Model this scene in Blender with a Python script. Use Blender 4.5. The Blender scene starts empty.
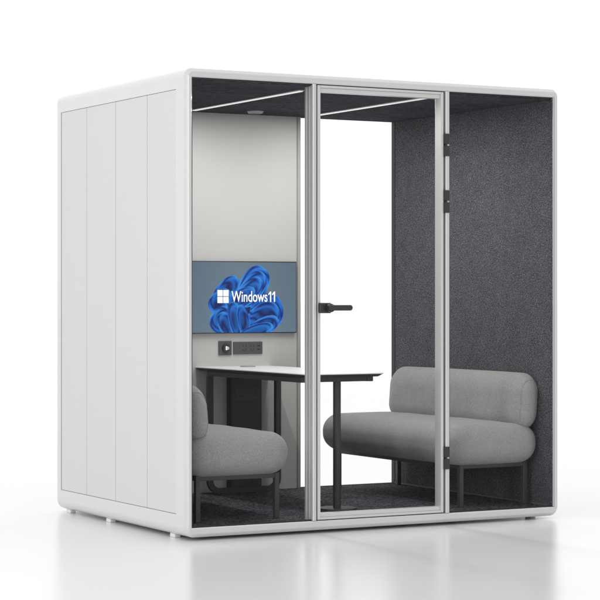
import bpy, bmesh, math, random
import numpy as np
from mathutils import Vector, Matrix
random.seed(4)
S = bpy.context.scene
COL = S.collection
PI = math.pi

# ------------------------------------------------------------------ materials
def new_mat(name):
    m = bpy.data.materials.new(name); m.use_nodes = True
    nt = m.node_tree
    return m, nt, nt.nodes['Principled BSDF'], nt.nodes['Material Output']

def plain(name, col, rough=0.5, metal=0.0, spec=0.5, bump=0.0, bscale=400.0, var=0.0, vscale=6.0, coat=0.0):
    m, nt, b, o = new_mat(name)
    b.inputs['Base Color'].default_value = (*col, 1)
    b.inputs['Roughness'].default_value = rough
    b.inputs['Metallic'].default_value = metal
    b.inputs['Specular IOR Level'].default_value = spec
    b.inputs['Coat Weight'].default_value = coat; b.inputs['Coat Roughness'].default_value = 0.12
    tc = nt.nodes.new('ShaderNodeTexCoord')
    if var > 0:
        n = nt.nodes.new('ShaderNodeTexNoise'); n.inputs['Scale'].default_value = vscale; n.inputs['Detail'].default_value = 5
        r = nt.nodes.new('ShaderNodeMapRange')
        r.inputs['To Min'].default_value = rough - var; r.inputs['To Max'].default_value = rough + var
        nt.links.new(tc.outputs['Object'], n.inputs['Vector']); nt.links.new(n.outputs['Fac'], r.inputs['Value'])
        nt.links.new(r.outputs['Result'], b.inputs['Roughness'])
    if bump > 0:
        n2 = nt.nodes.new('ShaderNodeTexNoise'); n2.inputs['Scale'].default_value = bscale; n2.inputs['Detail'].default_value = 3
        bp = nt.nodes.new('ShaderNodeBump'); bp.inputs['Strength'].default_value = bump; bp.inputs['Distance'].default_value = 0.001
        nt.links.new(tc.outputs['Object'], n2.inputs['Vector']); nt.links.new(n2.outputs['Fac'], bp.inputs['Height'])
        nt.links.new(bp.outputs['Normal'], b.inputs['Normal'])
    return m

def felt(name, dark, light, scale, stretch=(1, 1, 1), lo=0.36, hi=0.66, bump=0.5, sheen=0.3, dist=0.002, low=0.18):
    m, nt, b, o = new_mat(name)
    tc = nt.nodes.new('ShaderNodeTexCoord'); mp = nt.nodes.new('ShaderNodeMapping')
    mp.inputs['Scale'].default_value = stretch
    n1 = nt.nodes.new('ShaderNodeTexNoise'); n1.inputs['Scale'].default_value = scale; n1.inputs['Detail'].default_value = 4
    n1.inputs['Roughness'].default_value = 0.7; n1.inputs['Distortion'].default_value = 0.6
    n2 = nt.nodes.new('ShaderNodeTexNoise'); n2.inputs['Scale'].default_value = scale * 0.06; n2.inputs['Detail'].default_value = 3
    add = nt.nodes.new('ShaderNodeMath'); add.operation = 'MULTIPLY_ADD'; add.inputs[1].default_value = low
    cr = nt.nodes.new('ShaderNodeValToRGB')
    cr.color_ramp.elements[0].position = lo; cr.color_ramp.elements[0].color = (*dark, 1)
    cr.color_ramp.elements[1].position = hi; cr.color_ramp.elements[1].color = (*light, 1)
    bp = nt.nodes.new('ShaderNodeBump'); bp.inputs['Strength'].default_value = bump; bp.inputs['Distance'].default_value = dist
    L = nt.links.new
    L(tc.outputs['Object'], mp.inputs['Vector']); L(mp.outputs['Vector'], n1.inputs['Vector']); L(mp.outputs['Vector'], n2.inputs['Vector'])
    sub = nt.nodes.new('ShaderNodeMath'); sub.operation = 'SUBTRACT'; sub.inputs[1].default_value = 0.5
    L(n2.outputs['Fac'], sub.inputs[0]); L(sub.outputs[0], add.inputs[0]); L(n1.outputs['Fac'], add.inputs[2])
    L(add.outputs[0], cr.inputs['Fac']); L(cr.outputs['Color'], b.inputs['Base Color'])
    L(n1.outputs['Fac'], bp.inputs['Height']); L(bp.outputs['Normal'], b.inputs['Normal'])
    b.inputs['Roughness'].default_value = 0.95; b.inputs['Specular IOR Level'].default_value = 0.15
    b.inputs['Sheen Weight'].default_value = sheen; b.inputs['Sheen Roughness'].default_value = 0.5
    return m

def emis(name, col, strength):
    m, nt, b, o = new_mat(name)
    b.inputs['Base Color'].default_value = (0.02, 0.02, 0.02, 1)
    b.inputs['Emission Color'].default_value = (*col, 1); b.inputs['Emission Strength'].default_value = strength
    b.inputs['Roughness'].default_value = 0.35
    return m

def glass(name):
    m = bpy.data.materials.new(name); m.use_nodes = True; nt = m.node_tree; nt.nodes.clear()
    out = nt.nodes.new('ShaderNodeOutputMaterial'); mix = nt.nodes.new('ShaderNodeMixShader')
    t = nt.nodes.new('ShaderNodeBsdfTransparent'); t.inputs['Color'].default_value = (0.997, 0.997, 0.997, 1)
    g = nt.nodes.new('ShaderNodeBsdfGlossy'); g.inputs['Roughness'].default_value = 0.02
    fr = nt.nodes.new('ShaderNodeFresnel'); fr.inputs['IOR'].default_value = 1.45
    mu = nt.nodes.new('ShaderNodeMath'); mu.operation = 'MULTIPLY'; mu.inputs[1].default_value = 0.12   # reflection turned down so the interior behind stays dark
    nt.links.new(fr.outputs[0], mu.inputs[0]); nt.links.new(mu.outputs[0], mix.inputs[0])
    nt.links.new(t.outputs[0], mix.inputs[1]); nt.links.new(g.outputs[0], mix.inputs[2]); nt.links.new(mix.outputs[0], out.inputs[0])
    return m

M = {}
M['shell'] = plain('white_powder_coat', (0.64, 0.64, 0.64), 0.36, bump=0.03, bscale=900, var=0.03, coat=1.0)
M['panel'] = plain('white_side_panel', (0.655, 0.655, 0.655), 0.5, bump=0.05, bscale=700, var=0.05)
M['alu'] = plain('satin_aluminium', (0.66, 0.66, 0.65), 0.38, 0.35, bump=0.03, bscale=600, var=0.04)
M['grey_wall'] = plain('warm_grey_laminate', (0.56, 0.56, 0.548), 0.6, bump=0.05, bscale=500, var=0.05)
M['trim'] = plain('grey_trim', (0.33, 0.33, 0.32), 0.5)
M['skirting'] = plain('dark_skirting', (0.13, 0.13, 0.13), 0.6)
M['groove'] = plain('shadow_gap', (0.05, 0.05, 0.05), 0.8)
M['black'] = plain('black_gasket', (0.02, 0.02, 0.022), 0.6)
M['black_metal'] = plain('black_powder_metal', (0.045, 0.045, 0.045), 0.5, bump=0.1, bscale=900)
M['handle'] = plain('black_handle', (0.03, 0.03, 0.03), 0.35)
M['cabinet'] = plain('dark_plastic', (0.035, 0.036, 0.037), 0.5)
M['socket'] = plain('charcoal_plastic', (0.085, 0.085, 0.085), 0.45)
M['felt'] = felt('charcoal_felt', (0.021, 0.022, 0.028), (0.21, 0.211, 0.238), 175, lo=0.44, hi=0.66, low=0.06, bump=0.8, dist=0.003, sheen=0.08)
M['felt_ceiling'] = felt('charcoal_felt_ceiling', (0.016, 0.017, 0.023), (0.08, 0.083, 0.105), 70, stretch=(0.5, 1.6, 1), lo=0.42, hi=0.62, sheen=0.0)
M['carpet'] = felt('charcoal_carpet', (0.016, 0.016, 0.021), (0.20, 0.20, 0.23), 85, lo=0.45, hi=0.64, sheen=0.0, bump=0.9, dist=0.004)
M['fabric'] = felt('grey_sofa_fabric', (0.20, 0.20, 0.198), (0.44, 0.438, 0.432), 300, stretch=(1, 0.6, 1), lo=0.32, hi=0.70, low=0.08, bump=0.35, sheen=0.15, dist=0.0015)
M['piping'] = felt('grey_piping', (0.18, 0.18, 0.178), (0.40, 0.395, 0.39), 300)
M['table_white'] = plain('white_table_laminate', (0.88, 0.88, 0.88), 0.35)
M['foot'] = plain('white_foot', (0.8, 0.8, 0.8), 0.4)
M['white'] = emis('screen_white', (0.95, 0.97, 1.0), 0.95)
M['icon'] = emis('lit_icon', (0.9, 0.95, 1.0), 0.9)
M['light'] = emis('led_diffuser', (1.0, 0.99, 0.96), 0.62)
M['light_body'] = plain('lamp_channel', (0.45, 0.45, 0.44), 0.4)
M['bezel'] = plain('screen_bezel', (0.012, 0.012, 0.013), 0.3)
M['glass'] = glass('clear_glass')
M['floor'] = plain('glossy_white_studio_floor', (0.80, 0.80, 0.80), 0.22, spec=0.5)

# ------------------------------------------------------------------ object helpers
def root_of(o):
    while o.parent: o = o.parent
    return o
def link(name, me, m, parent=None, label=None, smooth=False):
    o = bpy.data.objects.new(name, me); COL.objects.link(o)
    me.materials.clear(); me.materials.append(m) if not isinstance(m, (list, tuple)) else [me.materials.append(x) for x in m]
    if parent is not None:
        b = root_of(parent).location
        me.transform(Matrix.Translation(-b))
        o.parent = parent
    if label: o['label'] = label
    if smooth:
        for p in me.polygons: p.use_smooth = True
    return o
def link_bm(name, bm, m, parent=None, label=None, smooth=False):
    me = bpy.data.meshes.new(name); bm.normal_update(); bm.to_mesh(me); bm.free()
    return link(name, me, m, parent, label, smooth)
def thing(name, label, cat, loc, group=None):
    o = bpy.data.objects.new(name, None); COL.objects.link(o); o.location = loc
    o.empty_display_size = 0.1
    o['label'] = label; o['category'] = cat
    if group: o['group'] = group
    return o
def box(bm, x0, x1, y0, y1, z0, z1, bev=0.0, seg=2):
    r = bmesh.ops.create_cube(bm, size=1.0)
    vs = r['verts']
    for v in vs:
        v.co = Vector(((x0 + x1) / 2 + v.co.x * (x1 - x0), (y0 + y1) / 2 + v.co.y * (y1 - y0), (z0 + z1) / 2 + v.co.z * (z1 - z0)))
    if bev > 0:
        es = list({e for v in vs for e in v.link_edges})
        bmesh.ops.bevel(bm, geom=es, offset=bev, segments=seg, affect='EDGES', profile=0.5)
    return bm
def B(x0, x1, y0, y1, z0, z1, bev=0.0015, seg=2):
    return box(bmesh.new(), x0, x1, y0, y1, z0, z1, bev, seg)
def cyl(bm, p, axis, r, d, n=32, r2=None, bev=0.0):
    q = Vector((0, 0, 1)).rotation_difference(Vector(axis)).to_matrix().to_4x4()
    mt = Matrix.Translation(Vector(p) + Vector(axis).normalized() * d / 2) @ q
    res = bmesh.ops.create_cone(bm, cap_ends=True, segments=n, radius1=r, radius2=r if r2 is None else r2, depth=d, matrix=mt)
    if bev:
        es = [e for e in {e for v in res['verts'] for e in v.link_edges} if len(e.link_faces) == 2 and abs(e.calc_face_angle(0)) > 1.0]
        bmesh.ops.bevel(bm, geom=es, offset=bev, segments=3, affect='EDGES', profile=0.5)
    return bm
def rrect(x0, x1, z0, z1, r, n=10):
    pts = []
    for cx, cz, a0 in ((x1 - r, z1 - r, 0), (x0 + r, z1 - r, PI / 2), (x0 + r, z0 + r, PI), (x1 - r, z0 + r, 1.5 * PI)):
        for k in range(n + 1):
            a = a0 + PI / 2 * k / n
            pts.append((cx + r * math.cos(a), cz + r * math.sin(a)))
    return pts
def loft(bm, loops, close=True, cap=True):
    rows = [[bm.verts.new(p) for p in lp] for lp in loops]
    n = len(rows[0])
    for a, b in zip(rows, rows[1:]):
        for i in range(n): bm.faces.new((a[i], a[(i + 1) % n], b[(i + 1) % n], b[i]))
    if cap:
        bm.faces.new(list(reversed(rows[0]))); bm.faces.new(rows[-1])
    bmesh.ops.recalc_face_normals(bm, faces=bm.faces)
    return bm
def tube(bm, path, r, n=16, closed=False):
    P = [Vector(p) for p in path]; m = len(P); rows = []
    for i, p in enumerate(P):
        a = P[(i - 1) % m] if (closed or i > 0) else P[i]
        b = P[(i + 1) % m] if (closed or i < m - 1) else P[i]
        t = (b - a).normalized()
        up = Vector((0, 1, 0)) if abs(t.y) < 0.9 else Vector((0, 0, 1))
        u = t.cross(up).normalized(); w = t.cross(u).normalized()
        rows.append([bm.verts.new(p + u * (r * math.cos(2 * PI * k / n)) + w * (r * math.sin(2 * PI * k / n))) for k in range(n)])
    rng = range(m if closed else m - 1)
    for i in rng:
        a, b = rows[i], rows[(i + 1) % m]
        for k in range(n): bm.faces.new((a[k], a[(k + 1) % n], b[(k + 1) % n], b[k]))
    if not closed:
        bm.faces.new(list(reversed(rows[0]))); bm.faces.new(rows[-1])
    bmesh.ops.recalc_face_normals(bm, faces=bm.faces)
    return bm
def cushion(x0, x1, y0, y1, z0, z1, r, nx=22, ny=44, nz=18, puff=0.012, fn=None):
    """a soft rounded box: every surface point keeps the radius r from an inner box, then puffed"""
    h = Vector(((x1 - x0) / 2, (y1 - y0) / 2, (z1 - z0) / 2)); c = Vector(((x0 + x1) / 2, (y0 + y1) / 2, (z0 + z1) / 2))
    R = Vector(r) if isinstance(r, tuple) else Vector((r, r, r))
    def axis(n, hh, rr):
        k = 9; a = []
        inner = hh - rr
        for i in range(k): a.append(-inner - rr * math.tan(PI / 4 * (k - i) / k))
        m = max(2, n - 2 * k)
        for i in range(m + 1): a.append(-inner + 2 * inner * i / m)
        for i in range(1, k + 1): a.append(inner + rr * math.tan(PI / 4 * i / k))
        return a
    ax = [axis(nx + 10, h.x, R.x), axis(ny, h.y, R.y), axis(nz + 8, h.z, R.z)]
    bm = bmesh.new(); cache = {}
    def V(i, j, k):
        key = (i, j, k)
        if key in cache: return cache[key]
        q = Vector((ax[0][i], ax[1][j], ax[2][k]))
        inn = Vector([max(-(h[a] - R[a]), min(h[a] - R[a], q[a])) for a in range(3)])
        d = Vector([(q[a] - inn[a]) / R[a] for a in range(3)])
        L = d.length
        if L > 1e-9: d = d / L
        p = Vector([inn[a] + R[a] * d[a] for a in range(3)])
        u = [max(-1, min(1, p[a] / h[a])) for a in range(3)]
        p.z += puff * math.copysign(1, p.z) * (abs(u[2]) ** 2) * (1 - u[0] ** 2) * (1 - u[1] ** 4)
        p.x += puff * 0.7 * math.copysign(1, p.x) * (abs(u[0]) ** 2) * (1 - u[1] ** 4) * (1 - u[2] ** 2)
        p = p + c
        if fn: p = fn(p, u)
        cache[key] = bm.verts.new(p); return cache[key]
    n = [len(a) - 1 for a in ax]
    for s in (0, n[2]):
        for i in range(n[0]):
            for j in range(n[1]): bm.faces.new((V(i, j, s), V(i + 1, j, s), V(i + 1, j + 1, s), V(i, j + 1, s)))
    for s in (0, n[1]):
        for i in range(n[0]):
            for k in range(n[2]): bm.faces.new((V(i, s, k), V(i + 1, s, k), V(i + 1, s, k + 1), V(i, s, k + 1)))
    for s in (0, n[0]):
        for j in range(n[1]):
            for k in range(n[2]): bm.faces.new((V(s, j, k), V(s, j + 1, k), V(s, j + 1, k + 1), V(s, j, k + 1)))
    bmesh.ops.recalc_face_normals(bm, faces=bm.faces)
    return bm
def boolean_cut(bm, cutters):
    me = bpy.data.meshes.new('tmp'); bm.to_mesh(me); bm.free()
    o = bpy.data.objects.new('tmp', me); COL.objects.link(o); cs = []
    for cb in cutters:
        cm = bpy.data.meshes.new('tmpc'); bmesh.ops.recalc_face_normals(cb, faces=cb.faces); cb.to_mesh(cm); cb.free()
        co = bpy.data.objects.new('tmpc', cm); COL.objects.link(co); cs.append(co)
        md = o.modifiers.new('b', 'BOOLEAN'); md.operation = 'DIFFERENCE'; md.object = co; md.solver = 'EXACT'
    dg = bpy.context.evaluated_depsgraph_get()
    res = bpy.data.meshes.new_from_object(o.evaluated_get(dg))
    bpy.data.objects.remove(o)
    for co in cs: bpy.data.objects.remove(co)
    return res

# ------------------------------------------------------------------ dimensions (metres)
XL, XR, H, D = -0.022, 2.176, 2.26, 1.64          # outer shell
IX0, IX1, IZ0, IZ1 = 0.012, 2.141, 0.048, 2.215   # clear opening
GROUND = -0.015
YB = 1.585                                        # face of the grey rear wall

# ------------------------------------------------------------------ setting
bm = bmesh.new()
bmesh.ops.create_grid(bm, x_segments=2, y_segments=2, size=400)
fl = link_bm('floor', bm, M['floor']); fl.location = (0, 0, GROUND); fl['kind'] = 'structure'

# ------------------------------------------------------------------ the booth
booth = thing('meeting_booth', 'white office meeting booth with open glazed front, grey felt lining and side panels', 'booth', (1.08, 0.8, GROUND))
loops = []
def ring(y, inset):
    p = rrect(XL + inset, XR - inset, inset, H - inset, 0.040 - inset, 12)
    q = rrect(XL + inset, XR - inset, inset, H - inset, 0.052 - inset, 12)          # lower corners rounder
    return [(x, y, z) for x, z in p[:26] + q[26:]]
loops = []
prof = [(0.0, 0.0205), (0.0012, 0.0178), (0.0035, 0.0150), (0.0175, 0.0024), (0.0205, 0.0007), (0.0245, 0.0)]      # (depth, inset): a soft 45 degree chamfer
for y, i in prof: loops.append(ring(y, i))
for y, i in reversed(prof): loops.append(ring(D - y, i))
shell_bm = loft(bmesh.new(), loops)
PY0, PY1, PZ0, PZ1 = 0.11, 1.567, 0.108, 2.164
lip = lambda y, e: [(IX0 - e, y, IZ0 - e), (IX1 + e, y, IZ0 - e), (IX1 + e, y, IZ1 + e), (IX0 - e, y, IZ1 + e)]
cuts = [loft(bmesh.new(), [lip(-0.01, 0.0145), lip(0.0045, 0.0), lip(D + 0.2, 0.0)]),
        B(XL - 0.1, XL + 0.010, PY0, PY1, PZ0, PZ1, 0), B(XR - 0.010, XR + 0.1, PY0, PY1, PZ0, PZ1, 0)]
me = boolean_cut(shell_bm, cuts)
sh = link('shell', me, M['shell'], booth, 'rounded white outer shell of the booth')
for p in me.polygons: p.use_smooth = True
md = sh.modifiers.new('wn', 'WEIGHTED_NORMAL'); md.keep_sharp = True
me.set_sharp_from_angle(angle=math.radians(35))

# side panels with shadow gaps
seams = [1.567, 1.212, 0.833, 0.445, 0.11]
for side in (0, 1):
    xs = (XL + 0.0005, XL + 0.009) if side == 0 else (XR - 0.009, XR - 0.0005)
    bk = (XL + 0.0092, XL + 0.0098) if side == 0 else (XR - 0.0098, XR - 0.0092)
    for a, b_ in zip(seams, seams[1:]):
        ga = 0.009 if a == 1.567 else 0.0022
        gb = 0.0008 if b_ == 0.11 else 0.0022
        link_bm('side_panel', B(xs[0], xs[1], b_ + gb, a - ga, PZ0 + 0.002, PZ1 - 0.002, 0.0012), M['panel'], booth)
    link_bm('panel_backing', B(bk[0], bk[1], PY0 + .001, PY1 - .001, PZ0 + .001, PZ1 - .001, 0), M['groove'], booth)

# lining
link_bm('felt_wall', B(2.132, 2.1405, 0.0065, 1.600, 0.05, 2.204, 0.001), M['felt'], booth, 'speckled charcoal felt lining of the right wall')
link_bm('felt_wall', B(0.0125, 0.021, 0.034, 1.596, 0.05, 2.204, 0.001), M['felt'], booth, 'charcoal felt lining of the left wall')
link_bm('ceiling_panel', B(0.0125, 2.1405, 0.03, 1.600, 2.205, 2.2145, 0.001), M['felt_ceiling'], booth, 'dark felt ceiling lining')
link_bm('carpet', B(0.0125, 2.1405, 0.012, 1.600, 0.0395, 0.0495, 0.001), M['carpet'], booth, 'charcoal speckled carpet')
link_bm('skirting', B(2.125, 2.1315, 0.034, 1.596, 0.050, 0.057, 0.001), M['skirting'], booth, 'thin grey skirting under the felt wall')
link_bm('rear_wall', B(0.0215, 1.452, YB, 1.625, 0.050, 2.2045, 0.001), M['grey_wall'], booth, 'plain warm grey rear wall behind the screen')
b2 = bmesh.new()
box(b2, 1.4525, 1.457, YB + 0.003, 1.625, 0.050, 2.2045, 0); box(b2, 1.4572, 1.478, YB - 0.006, 1.625, 0.050, 2.2045, 0.003)
link_bm('rear_wall_trim', b2, plain('grey_wall_edge', (0.42, 0.42, 0.40), 0.45), booth)
link_bm('rear_glass', B(1.474, 2.135, 1.604, 1.612, 0.047, 2.2075, 0), M['glass'], booth)

b2 = bmesh.new()
box(b2, 2.1290, 2.1405, 1.6005, 1.6375, 0.0485, 2.2145, 0.001); box(b2, 1.4785, 2.1287, 1.6125, 1.6375, 2.2035, 2.2145, 0.001); box(b2, 1.4785, 2.1287, 1.6125, 1.6375, 0.0485, 0.0515, 0.001)
link_bm('rear_glass_frame', b2, M['black'], booth)
# ceiling lights, detector
for x in (0.722, 1.474):
    ch = link_bm('ceiling_light', B(x - 0.017, x + 0.017, 0.20, 1.445, 2.1995, 2.2048, 0.001), M['light_body'], booth)
    link_bm('diffuser', B(x - 0.012, x + 0.012, 0.205, 1.44, 2.1955, 2.1993, 0.0015), M['light'], ch)
v = link_bm('ceiling_vent', cyl(bmesh.new(), (1.078, 1.385, 2.2048), (0, 0, -1), 0.047, 0.012, 40, 0.040, bev=0.002), plain('vent_grey', (0.50, 0.50, 0.50), 0.4), booth)
b2 = bmesh.new()
for a in range(3): cyl(b2, (1.078, 1.385, 2.1925 + 0.0), (0, 0, -1), 0.030 - a * 0.009, 0.0015 + a * 0.0012, 32)
link_bm('vent_grille', b2, plain('vent_dark', (0.25, 0.25, 0.25), 0.5), v)

# posts between fixed glass and door, door frame, door
def profile_post(x0, x1, y1, z0, z1):
    """aluminium post: flat nose, stepped side with two shallow grooves"""
    g = 0.0013
    pts = [(x0, 0.002), (x0 + 0.002, 0.0), (x1 - 0.002, 0.0), (x1, 0.002), (x1, y1), (x0, y1),
           (x0, y1 * .80), (x0 + g, y1 * .78), (x0 + g, y1 * .73), (x0, y1 * .71),
           (x0, y1 * .42), (x0 + g, y1 * .40), (x0 + g, y1 * .35), (x0, y1 * .33)]
    return loft(bmesh.new(), [[(x, y, z) for x, y in pts] for z in (z0, z1)])
link_bm('post', profile_post(0.676, 0.6955, 0.084, 0.0495, 2.2145), M['alu'], booth)
link_bm('post', profile_post(1.458, 1.480, 0.060, 0.0495, 2.2145), M['alu'], booth)
DX0, DX1, DZ0, DZ1 = 0.703, 1.4445, 0.0525, 2.210
b2 = bmesh.new()
yd = 0.058
def stile(bm, x0, x1, z0, z1, y0=0.001, y1=yd):
    box(bm, x0, x1, y0, y1, z0, z1, 0.0018, 2)
stile(b2, DX0, DX0 + 0.0165, DZ0, DZ1); stile(b2, DX1 - 0.0165, DX1, DZ0, DZ1)
stile(b2, DX0 + 0.0167, DX1 - 0.0167, DZ1 - 0.012, DZ1); stile(b2, DX0 + 0.0167, DX1 - 0.0167, DZ0, DZ0 + 0.012)
# inner bead, set back
box(b2, DX0 + 0.0167, DX1 - 0.0167, 0.008, 0.054, DZ1 - 0.033, DZ1 - 0.0122, 0.0018)
box(b2, DX0 + 0.0167, DX1 - 0.0167, 0.008, 0.054, DZ0 + 0.0122, DZ0 + 0.031, 0.0018)
door = link_bm('door', b2, M['alu'], booth, 'slim aluminium framed glass door with black lever')
link_bm('door_glass', B(DX0 + 0.012, DX1 - 0.012, 0.026, 0.034, DZ0 + 0.026, DZ1 - 0.028, 0), M['glass'], door)
# door gap seal
b2 = bmesh.new()
box(b2, 0.6957, 0.7028, 0.018, 0.05, 0.050, 2.2135, 0); box(b2, 1.4447, 1.4578, 0.018, 0.05, 0.050, 2.2135, 0)
box(b2, 0.703, 1.4445, 0.018, 0.05, 2.2102, 2.2135, 0)
link_bm('door_seal', b2, plain('grey_seal', (0.12, 0.12, 0.12), 0.7), booth)
# hinges
for zc in (1.9395, 1.649, 0.332):
    b2 = bmesh.new()
    box(b2, 1.4450, 1.4775, -0.008, 0.016, zc + 0.004, zc + 0.058, 0.003); box(b2, 1.4450, 1.4775, -0.008, 0.016, zc - 0.058, zc - 0.004, 0.003)
    cyl(b2, (1.4613, 0.003, zc - 0.0039), (0, 0, 1), 0.006, 0.0078, 20)
    link_bm('hinge', b2, M['handle'], door)
# handle: rose block on each side of the glass, round neck, lever
for s, y in ((-1, 0.001), (1, 0.058)):
    yy = (y - 0.022, y) if s < 0 else (y, y + 0.022)
    b2 = B(0.7045, 0.770, yy[0], yy[1], 1.078, 1.130, 0.006, 4); ye = yy[0] if s < 0 else yy[1]
    cyl(b2, (0.757, ye, 1.104), (0, s, 0), 0.021, 0.022, 32, bev=0.002)
    yc = ye + s * 0.022
    rows = []
    pts = rrect(0.736, 0.872, 1.091, 1.119, 0.0138, 10)
    rows = [[(px, yc, pz) for px, pz in pts], [(px, yc + s * 0.011, pz) for px, pz in pts]]
    lo_in = [[(0.804 + (px - 0.804) * 0.985, yc + s * 0.013, 1.105 + (pz - 1.105) * 0.90) for px, pz in pts]]
    link_bm('door_handle', loft(b2, rows + lo_in), M['handle'], door)

# fixed panes with gaskets
def pane(x0, x1):
    f = link_bm('fixed_glass', B(x0 + 0.002, x1 + 0.004, 0.018, 0.026, 0.052, 2.2105, 0), M['glass'], booth)
    b2 = bmesh.new()
    box(b2, x0 + 0.0005, x0 + 0.004, 0.006, 0.036, 0.050, 2.2145, 0)
    box(b2, x0 + 0.0042, x1, 0.010, 0.030, 2.2087, 2.2145, 0); box(b2, x0 + 0.0042, x1, 0.012, 0.030, 0.0497, 0.0545, 0)
    link_bm('gasket', b2, M['black'], f)
pane(IX0, 0.6758); pane(1.4805, 2.1315)
link_bm('jamb', B(2.1325, 2.1383, 0.002, 0.0062, 0.0505, 2.2145, 0.0008), M['alu'], booth)
link_bm('jamb_seal', B(2.1385, 2.1406, 0.003, 0.0062, 0.0505, 2.2145, 0), M['black'], booth)
# feet
for y in (0.21, 0.99, 1.53):
    for x in (0.022, 2.132):
        link_bm('foot', B(x - 0.016, x + 0.016, y - 0.028, y + 0.028, GROUND + 0.0002, 0.004, 0.003), M['foot'], booth)

# control dial, outlets on the rear wall
pl = link_bm('control_plate', B(0.945, 1.028, YB - 0.008, YB - 0.0003, 0.828, 0.909, 0.002), M['socket'], booth, 'square charcoal control plate with round dial')
link_bm('dial', cyl(bmesh.new(), (0.990, YB - 0.008, 0.868), (0, -1, 0), 0.026, 0.012, 36, 0.023, bev=0.002), M['cabinet'], pl)
b2 = bmesh.new()
box(b2, 0.983, 0.9905, YB - 0.0208, YB - 0.0202, 0.857, 0.879, 0); box(b2, 0.9925, 0.9965, YB - 0.0208, YB - 0.0202, 0.8695, 0.877, 0)
box(b2, 0.9925, 0.9965, YB - 0.0208, YB - 0.0202, 0.8595, 0.8665, 0); box(b2, 1.0, 1.003, YB - 0.0208, YB - 0.0202, 0.861, 0.875, 0)
link_bm('dial_icon', b2, M['icon'], pl)
def sockets(parent, x0, w, z0, hh, y0, y1, at):
    for f in at:
        c = x0 + w * f; b = bmesh.new()
        for dx in (-0.010, 0.010): box(b, c + dx - 0.0022, c + dx + 0.0022, y0, y1, z0 + hh * .60, z0 + hh * .74, 0)
        for dx in (-0.008, 0.008): box(b, c + dx - 0.002, c + dx + 0.002, y0, y1, z0 + hh * .28, z0 + hh * .42, 0)
        box(b, c - 0.0015, c + 0.0015, y0, y1, z0 + hh * .22, z0 + hh * .31, 0)
        link_bm('socket', b, M['black'], parent)
    for zz in (.62, .34):
        link_bm('usb_port', box(bmesh.new(), x0 + w * .82, x0 + w * .91, y0, y1, z0 + hh * zz, z0 + hh * (zz + .09), 0), M['black'], parent)
def outlet(x0, x1, z0, z1, yf, parent, mat, blank=0.28):
    w = x1 - x0; hh = z1 - z0
    o = link_bm('power_outlet', B(x0, x1, yf - 0.007, yf - 0.0003, z0, z1, 0.0015), mat, parent, 'charcoal strip of two sockets and two usb ports')
    sockets(o, x0, w, z0, hh, yf - 0.0076, yf - 0.0071, (.38, .64))
outlet(1.039, 1.226, 0.832, 0.903, YB, booth, M['socket'])
cab = link_bm('cable_cabinet', B(0.998, 1.192, YB - 0.062, YB - 0.0003, 0.0505, 0.700, 0.002), M['cabinet'], booth, 'tall dark cable box on the rear wall beneath the table')
link_bm('outlet_strip', B(1.02, 1.175, YB - 0.0638, YB - 0.0622, 0.575, 0.638, 0), plain('dark_outlet', (0.055, 0.055, 0.056), 0.5), cab)
sockets(cab, 1.02, 0.155, 0.575, 0.063, YB - 0.0645, YB - 0.0640, (.25, .55))

# ------------------------------------------------------------------ screen
TX0, TX1, TZ0, TZ1 = 0.745, 1.4405, 0.952, 1.3635
TY = 1.562
tv = thing('wall_screen', 'flat wall mounted screen glowing blue grey with white window logo and lettering', 'screen', ((TX0 + TX1) / 2, YB, TZ0))
link_bm('bezel', B(TX0, TX1, TY, YB - 0.0005, TZ0, TZ1, 0.0015), M['bezel'], tv)
# the picture: blue folds of cloth on a slate ground, as a fine coloured grid on one flat face
NX, NZ = 330, 200
gx0, gx1, gz0, gz1 = TX0 + 0.004, TX1 - 0.004, TZ0 + 0.005, TZ1 - 0.005
xs = np.linspace(gx0, gx1, NX); zs = np.linspace(gz0, gz1, NZ)
Xg, Zg = np.meshgrid(xs, zs)
u = (Xg - gx0) / (gx1 - gx0); w = (Zg - gz0) / (gz1 - gz0)
def s2l(c): c = np.array(c, float) / 255; return np.where(c <= .04045, c / 12.92, ((c + .055) / 1.055) ** 2.4)
img = np.zeros((NZ, NX, 3))
left_c, mid_c, right_c = s2l((94, 116, 134)), s2l((112, 130, 146)), s2l((98, 119, 136))
for i in range(3):
    img[..., i] = np.interp(u, [0, .45, 1], [left_c[i], mid_c[i], right_c[i]]) * (1.0 + 0.12 * (0.5 - w))
dk, md_, lt = s2l((6, 38, 115)), s2l((18, 112, 218)), s2l((70, 160, 235))
def petal(cx, cz, a, b, rot, ax_, az_, freq, ph, gain=1.0, sk=0.0):
    """one folded lobe: an ellipse whose pleats fan out of the point (ax_, az_)"""
    global img
    c, s = math.cos(rot), math.sin(rot)
    dx, dz = Xg - cx, Zg - cz
    p = (dx * c + dz * s) / a; q = (-dx * s + dz * c) / b
    r2 = np.abs(p) ** 2.3 + np.abs(q + sk * p * p) ** 2.3
    mask = np.clip((1 - r2) * 26, 0, 1)
    ang = np.arctan2(Zg - az_, Xg - ax_); rad = np.hypot(Zg - az_, Xg - ax_)
    fold = ang * freq * 1.1 + ph + 16 * rad + 1.2 * np.sin(9 * r2 + ph)
    sh = 0.5 + 0.5 * np.sin(fold)
    sh = sh ** 0.8 * (0.55 + 0.45 * np.clip(r2, 0, 1))
    rim = np.exp(-((1 - r2) / 0.07) ** 2)
    t = np.clip(sh * gain + 0.30 * rim, 0, 1)[..., None]
    colr = np.where(t < .5, dk + (md_ - dk) * t * 2, md_ + (lt - md_) * (t - .5) * 2)
    depth = np.clip(r2 * .5 + .55, 0, 1)[..., None]
    img = img * (1 - mask[..., None]) + colr * depth * mask[..., None]
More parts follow.
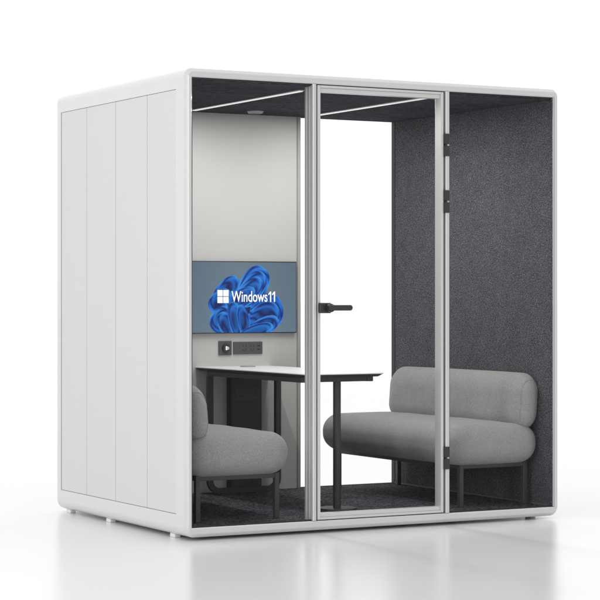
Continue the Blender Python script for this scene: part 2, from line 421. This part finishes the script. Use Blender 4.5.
petal(1.120, 1.085, 0.130, 0.110, 0.4, 1.09, 0.90, 9, 0.4, .45)
petal(0.985, 1.200, 0.100, 0.055, 0.75, 1.06, 1.10, 9, 0.4, .80)
petal(0.950, 1.135, 0.085, 0.062, 0.6, 1.06, 1.08, 10, 1.4, .75)
petal(1.160, 1.225, 0.122, 0.088, 0.95, 1.06, 1.09, 14, 0.2, .85)
petal(1.150, 1.205, 0.118, 0.070, 0.90, 1.06, 1.08, 15, 1.6, .85)
petal(1.125, 1.185, 0.115, 0.058, 0.75, 1.05, 1.06, 14, 2.9, .9)
petal(1.075, 1.155, 0.105, 0.045, 0.45, 1.02, 1.05, 10, 0.9, .9)
petal(1.245, 1.075, 0.108, 0.105, 0.2, 1.10, 1.08, 10, 1.0, .65)
petal(1.225, 1.040, 0.112, 0.085, 0.55, 1.09, 1.06, 12, 2.2, .75)
petal(0.955, 1.030, 0.082, 0.070, 0.75, 1.03, .95, 8, 3.0, .95)
petal(0.985, 1.000, 0.050, 0.080, 0.5, 1.04, .93, 10, 1.0, .85)
petal(1.050, 1.020, 0.050, 0.115, 0.28, 1.07, .90, 12, 1.0, .85)
petal(1.100, 1.010, 0.040, 0.110, 0.25, 1.09, .90, 12, 2.4, .75)
petal(1.215, 0.985, 0.115, 0.052, 0.42, 1.09, .99, 12, 0.2, .85)
petal(1.170, 0.960, 0.120, 0.040, 0.30, 1.06, .94, 12, 1.9, .95)
verts = np.stack([Xg, np.full_like(Xg, TY - 0.0006), Zg], -1).reshape(-1, 3)
faces = []
for j in range(NZ - 1):
    o_ = j * NX
    faces += [(o_ + i, o_ + i + 1, o_ + i + 1 + NX, o_ + i + NX) for i in range(NX - 1)]
me = bpy.data.meshes.new('screen_picture'); me.from_pydata(verts.tolist(), [], faces)
ca = me.color_attributes.new('picture', 'FLOAT_COLOR', 'POINT')
ca.data.foreach_set('color', np.concatenate([img, np.ones((NZ, NX, 1))], -1).reshape(-1).astype(np.float32))
mp_, nt, b_, o_ = new_mat('lit_screen')
at = nt.nodes.new('ShaderNodeAttribute'); at.attribute_name = 'picture'
nt.links.new(at.outputs['Color'], b_.inputs['Emission Color']); b_.inputs['Emission Strength'].default_value = 0.76
b_.inputs['Base Color'].default_value = (0.01, 0.01, 0.01, 1); b_.inputs['Roughness'].default_value = 0.3; b_.inputs['Specular IOR Level'].default_value = 0.2
link('screen_picture', me, mp_, tv)
# window logo: four white squares
b2 = bmesh.new(); lx0, lx1, lz0, lz1 = 0.928, 0.999, 1.125, 1.199; g = 0.0018
cxm, czm = (lx0 + lx1) / 2, (lz0 + lz1) / 2
for a0, a1 in ((lx0, cxm - g), (cxm + g, lx1)):
    for c0, c1 in ((lz0, czm - g), (czm + g, lz1)): box(b2, a0, a1, TY - 0.0016, TY - 0.0010, c0, c1, 0)
link_bm('window_logo', b2, M['white'], tv)
cu = bpy.data.curves.new('t', 'FONT'); cu.body = 'Windows'; cu.size = 1.0; cu.offset = 0.010; cu.extrude = 0.002; cu.resolution_u = 6
to = bpy.data.objects.new('t', cu); COL.objects.link(to)
tm = bpy.data.meshes.new_from_object(to.evaluated_get(bpy.context.evaluated_depsgraph_get())); bpy.data.objects.remove(to)
co = np.array([v_.co[:] for v_ in tm.vertices]); mn, mx = co.min(0), co.max(0)
tx0, tx1, tz0, tz1 = 1.017, 1.249, 1.131, 1.193
sx = (tx1 - tx0) / (mx[0] - mn[0]); sz = (tz1 - tz0) / (mx[1] - mn[1])
for v_ in tm.vertices:
    x, y, z = v_.co
    v_.co = (tx0 + (x - mn[0]) * sx, TY - 0.0013 - z * 0.1, tz0 + (y - mn[1]) * sz)
link('lettering', tm, M['white'], tv)
b2 = bmesh.new()
for gx in (1.254, 1.279):                       # the two figures 1, each with its flag
    pts = [(gx, 1.176), (gx + 0.0125, 1.191), (gx + 0.0195, 1.191), (gx + 0.0195, 1.131), (gx + 0.0115, 1.131), (gx + 0.0115, 1.178), (gx + 0.001, 1.168)]
    loft(b2, [[(x, TY - y, z) for x, z in pts] for y in (0.0010, 0.0016)])
link_bm('number', b2, M['white'], tv)

# ------------------------------------------------------------------ table
table = thing('meeting_table', 'narrow white topped table on a black pole and rail frame between the sofas', 'table', (1.04, 0.9, 0.0495))
ZT = 0.764; tx0, tx1, ty0, ty1 = 0.802, 1.277, 0.295, YB - 0.001
def trect(i, z): 
    pts = rrect(tx0 + i, tx1 - i, ty0 + i, ty1 + 0.034 - i * .1, 0.034, 10)
    return [(x, y, z) for x, y in pts]
link_bm('table_top', loft(bmesh.new(), [trect(0.002, ZT - 0.0055), trect(0, ZT - 0.005), trect(0, ZT - 0.001), trect(0.001, ZT)]), M['table_white'], table)
link_bm('table_top_underside', loft(bmesh.new(), [trect(0.026, ZT - 0.020), trect(0.020, ZT - 0.0195), trect(0.0015, ZT - 0.0057)]), M['black_metal'], table, 'black chamfered underside of the white table top')
b2 = bmesh.new(); za, zb = 0.716, ZT - 0.0202
box(b2, 0.830, 0.868, 0.400, 1.50, za, zb, 0.003); box(b2, 1.225, 1.263, 0.400, 1.50, za, zb, 0.003)
box(b2, 0.8685, 1.2245, 0.402, 0.475, za + .001, zb, 0.003); box(b2, 0.8685, 1.2245, 1.47, 1.50, za + .001, zb, 0.003)
link_bm('support_rail', b2, M['black_metal'], table)
# leg loop at the rear: a flat bar bent with round lower corners
b2 = bmesh.new()
def ubar(i):
    p = [(0.822 + i, za)]
    r = 0.075 - i
    for k in range(9): a = PI + PI / 2 * k / 8; p.append((0.822 + 0.075 + r * math.cos(a), 0.052 + 0.075 + r * math.sin(a)))
    for k in range(9): a = 1.5 * PI + PI / 2 * k / 8; p.append((1.285 - 0.075 + r * math.cos(a), 0.052 + 0.075 + r * math.sin(a)))
    p.append((1.285 - i, za)); return p
o1, i1 = ubar(0), ubar(0.032)
rows = []
for (ax_, az_), (bx_, bz_) in zip(o1, i1):
    rows.append([(ax_, 1.462, az_), (ax_, 1.490, az_), (bx_, 1.490, bz_), (bx_, 1.462, bz_)])
link_bm('leg_loop', loft(b2, rows), M['black_metal'], table, 'black U shaped leg with rounded lower corners at the wall')
link_bm('leg', cyl(bmesh.new(), (1.066, 0.441, 0.058), (0, 0, 1), 0.0205, za - 0.0575, 40), M['black_metal'], table, 'round black pole leg near the door', smooth=False)
link_bm('leg_base', cyl(bmesh.new(), (1.066, 0.441, 0.0498), (0, 0, 1), 0.102, 0.008, 64, 0.099, bev=0.0015), M['black_metal'], table)
link_bm('cable_flap', cyl(bmesh.new(), (1.07, 1.46, ZT + 0.0002), (0, 0, 1), 0.045, 0.006, 36, 0.042, bev=0.001), M['trim'], table, 'small round grey cable cover on the table top')
for o in table.children:
    if o.name.startswith('leg') and 'loop' not in o.name:
        for p in o.data.polygons: p.use_smooth = True
        o.data.set_sharp_from_angle(angle=math.radians(40))

# ------------------------------------------------------------------ sofas
def sofa(label, wall, d, seat_w, y0, y1, legs_in, leg_dx):
    """wall: x of the wall side; d: +1 when the sofa faces +x, -1 when it faces -x"""
    yc = (y0 + y1) / 2
    X = lambda t: wall + d * t                     # t: distance from the wall
    root = thing('sofa', label, 'sofa', (X(0.3), yc, 0.0495), 'two grey sofas facing each other in the booth')
    def span(a, b): a, b = X(a), X(b); return (min(a, b), max(a, b))
    rs = random.Random(7 if d > 0 else 11)
    ph = [rs.uniform(0, 6) for _ in range(6)]
    def soft(p, u_):
        p = Vector(p)
        wv = 0.0015 * math.sin(p.y * 9 + ph[0]) * math.sin(p.x * 11 + ph[1]) + 0.0008 * math.sin(p.y * 23 + ph[2])
        p.z += wv * max(0, u_[2]); p.x += 0.001 * math.sin(p.y * 13 + ph[3] + p.z * 20)
        return p
    a, b = span(0.0, seat_w)
    link_bm('seat', cushion(a, b, y0, y1, 0.276, 0.484, (0.10, 0.085, 0.094), puff=0.008, fn=soft), M['fabric'], root, smooth=True)
    # backrest leans on the wall
    a, b = span(-0.006, 0.142)
    def lean(p, u_):
        p = Vector(p); t = (p.z - 0.47) / 0.28
        p.x -= d * 0.022 * t
        p.x += 0.0010 * math.sin(p.y * 17 + ph[4]) * math.sin(p.z * 34 + ph[5])
        return p
    bk = link_bm('backrest', cushion(a, b, y0 + 0.012, y1 - 0.03, 0.438, 0.750 if d < 0 else 0.724, (0.070, 0.110, 0.105), nz=24, puff=0.004, fn=lean), M['fabric'], root, smooth=True)
    # piping seam round both ends of the backrest, lying on the curved end
    z0b, z1b = 0.438, 0.750 if d < 0 else 0.724
    for ye, sg in ((y0 + 0.012 + 0.110 * 0.27, -1), (y1 - 0.03 - 0.110 * 0.27, 1)):
        sc = math.sqrt(1 - 0.73 ** 2); path = []
        xc, zc, hx, hz = (a + b) / 2, (z0b + z1b) / 2, (b - a) / 2, (z1b - z0b) / 2
        for cxs, czs, a0 in ((1, 1, 0), (-1, 1, PI / 2), (-1, -1, PI), (1, -1, 1.5 * PI)):
            for k_ in range(11):
                an = a0 + PI / 2 * k_ / 10
                px = xc + cxs * (hx - 0.070) + 0.070 * sc * math.cos(an); pz = zc + czs * (hz - 0.105) + 0.105 * sc * math.sin(an)
                path.append((px - d * 0.022 * (pz - 0.47) / 0.28, ye, pz))
        path = [p for i, p in enumerate(path) if i == 0 or (Vector(p) - Vector(path[i - 1])).length > 1e-5]
        link_bm('piping', tube(bmesh.new(), path, 0.0028, 8, closed=True), M['piping'], bk, smooth=True)
    # base frame
    f = bmesh.new()
    l0, l1 = leg_dx; ya, yb = y0 + legs_in, y1 - 0.055
    x0_, x1_ = sorted((X(l0), X(l1)))
    for yy in (ya, yb): box(f, x0_ + 0.0132, x1_ - 0.0132, yy - 0.010, yy + 0.010, 0.254, 0.281, 0.002)
    for xx in (x0_, x1_): box(f, xx - 0.010, xx + 0.010, ya + 0.0132, yb - 0.0132, 0.254, 0.281, 0.002)
    link_bm('seat_frame', f, M['black_metal'], root)
    for xx in (x0_, x1_):
        for yy in (ya, yb):
            link_bm('leg', B(xx - 0.013, xx + 0.013, yy - 0.013, yy + 0.013, 0.0497, 0.281, 0.004), M['black_metal'], root)
    return root, bk
M['black_metal2'] = M['black_metal']
sofa('grey sofa at the left, mostly hidden, its rounded seat end below the table', 0.058, 1, 0.572, 0.115, 1.51, 0.080, (0.075, 0.515))
sofa('long grey upholstered sofa against the speckled felt wall at the right', 2.128, -1, 0.566, 0.095, 1.53, 0.095, (0.050, 0.456))

# ------------------------------------------------------------------ camera
th = math.radians(28.85); k = 4.41; NH = 471.2; Hh = 2.26
X0, Z0 = -0.2335 * Hh, k * Hh
cam = bpy.data.cameras.new('camera'); co_ = bpy.data.objects.new('camera', cam); COL.objects.link(co_)
co_.location = (-4.34685, -8.98423, 1.1535)
co_.rotation_euler = (PI / 2, 0, -th)
cam.sensor_width = 36; cam.lens = 124.68; cam.shift_y = -2.0 / 600
cam.clip_end = 2000
S.camera = co_

# ------------------------------------------------------------------ light: white studio surround and two soft boxes
W = bpy.data.worlds.new('World'); S.world = W; W.use_nodes = True
wn = W.node_tree; bgn = wn.nodes['Background']; bgn.inputs[1].default_value = 1.0
tcw = wn.nodes.new('ShaderNodeTexCoord'); sep = wn.nodes.new('ShaderNodeSeparateXYZ'); rm = wn.nodes.new('ShaderNodeMapRange')
rm.inputs['From Min'].default_value = -0.95; rm.inputs['From Max'].default_value = -0.1      # the studio is a little dimmer behind the camera
rm.inputs['To Min'].default_value = 0.58; rm.inputs['To Max'].default_value = 1.0
wn.links.new(tcw.outputs['Generated'], sep.inputs[0]); wn.links.new(sep.outputs['Y'], rm.inputs['Value']); wn.links.new(rm.outputs['Result'], bgn.inputs[0])
def area(name, loc, target, size, power, sy=None, spread=180):
    l = bpy.data.lights.new(name, 'AREA'); l.energy = power; l.shape = 'RECTANGLE'; l.size = size; l.size_y = sy or size; l.spread = math.radians(spread)
    o = bpy.data.objects.new(name, l); COL.objects.link(o); o.location = loc
    o.rotation_euler = (Vector(target) - Vector(loc)).to_track_quat('-Z', 'Y').to_euler()
    return o
area('softbox', (-8.0, -4.3, 2.2), (0.0, 0.3, 1.5), 1.8, 140, 4.0)
for x in (0.722, 1.474):                       # the light the two ceiling strips give off
    l = bpy.data.lights.new('ceiling_strip_light', 'AREA'); l.energy = 9.5; l.shape = 'RECTANGLE'; l.size = 0.022; l.size_y = 1.0; l.color = (1, 0.985, 0.95); l.spread = math.radians(180)
    o = bpy.data.objects.new('ceiling_strip_light', l); COL.objects.link(o); o.location = (x, 0.740, 2.1945)

S.render.engine = 'CYCLES'
S.render.resolution_x = 1024; S.render.resolution_y = 1024
S.view_settings.view_transform = 'Standard'; S.view_settings.look = 'None'; S.view_settings.exposure = 0.22; S.view_settings.gamma = 1
S.cycles.max_bounces = 10; S.cycles.transparent_max_bounces = 16; S.cycles.diffuse_bounces = 6
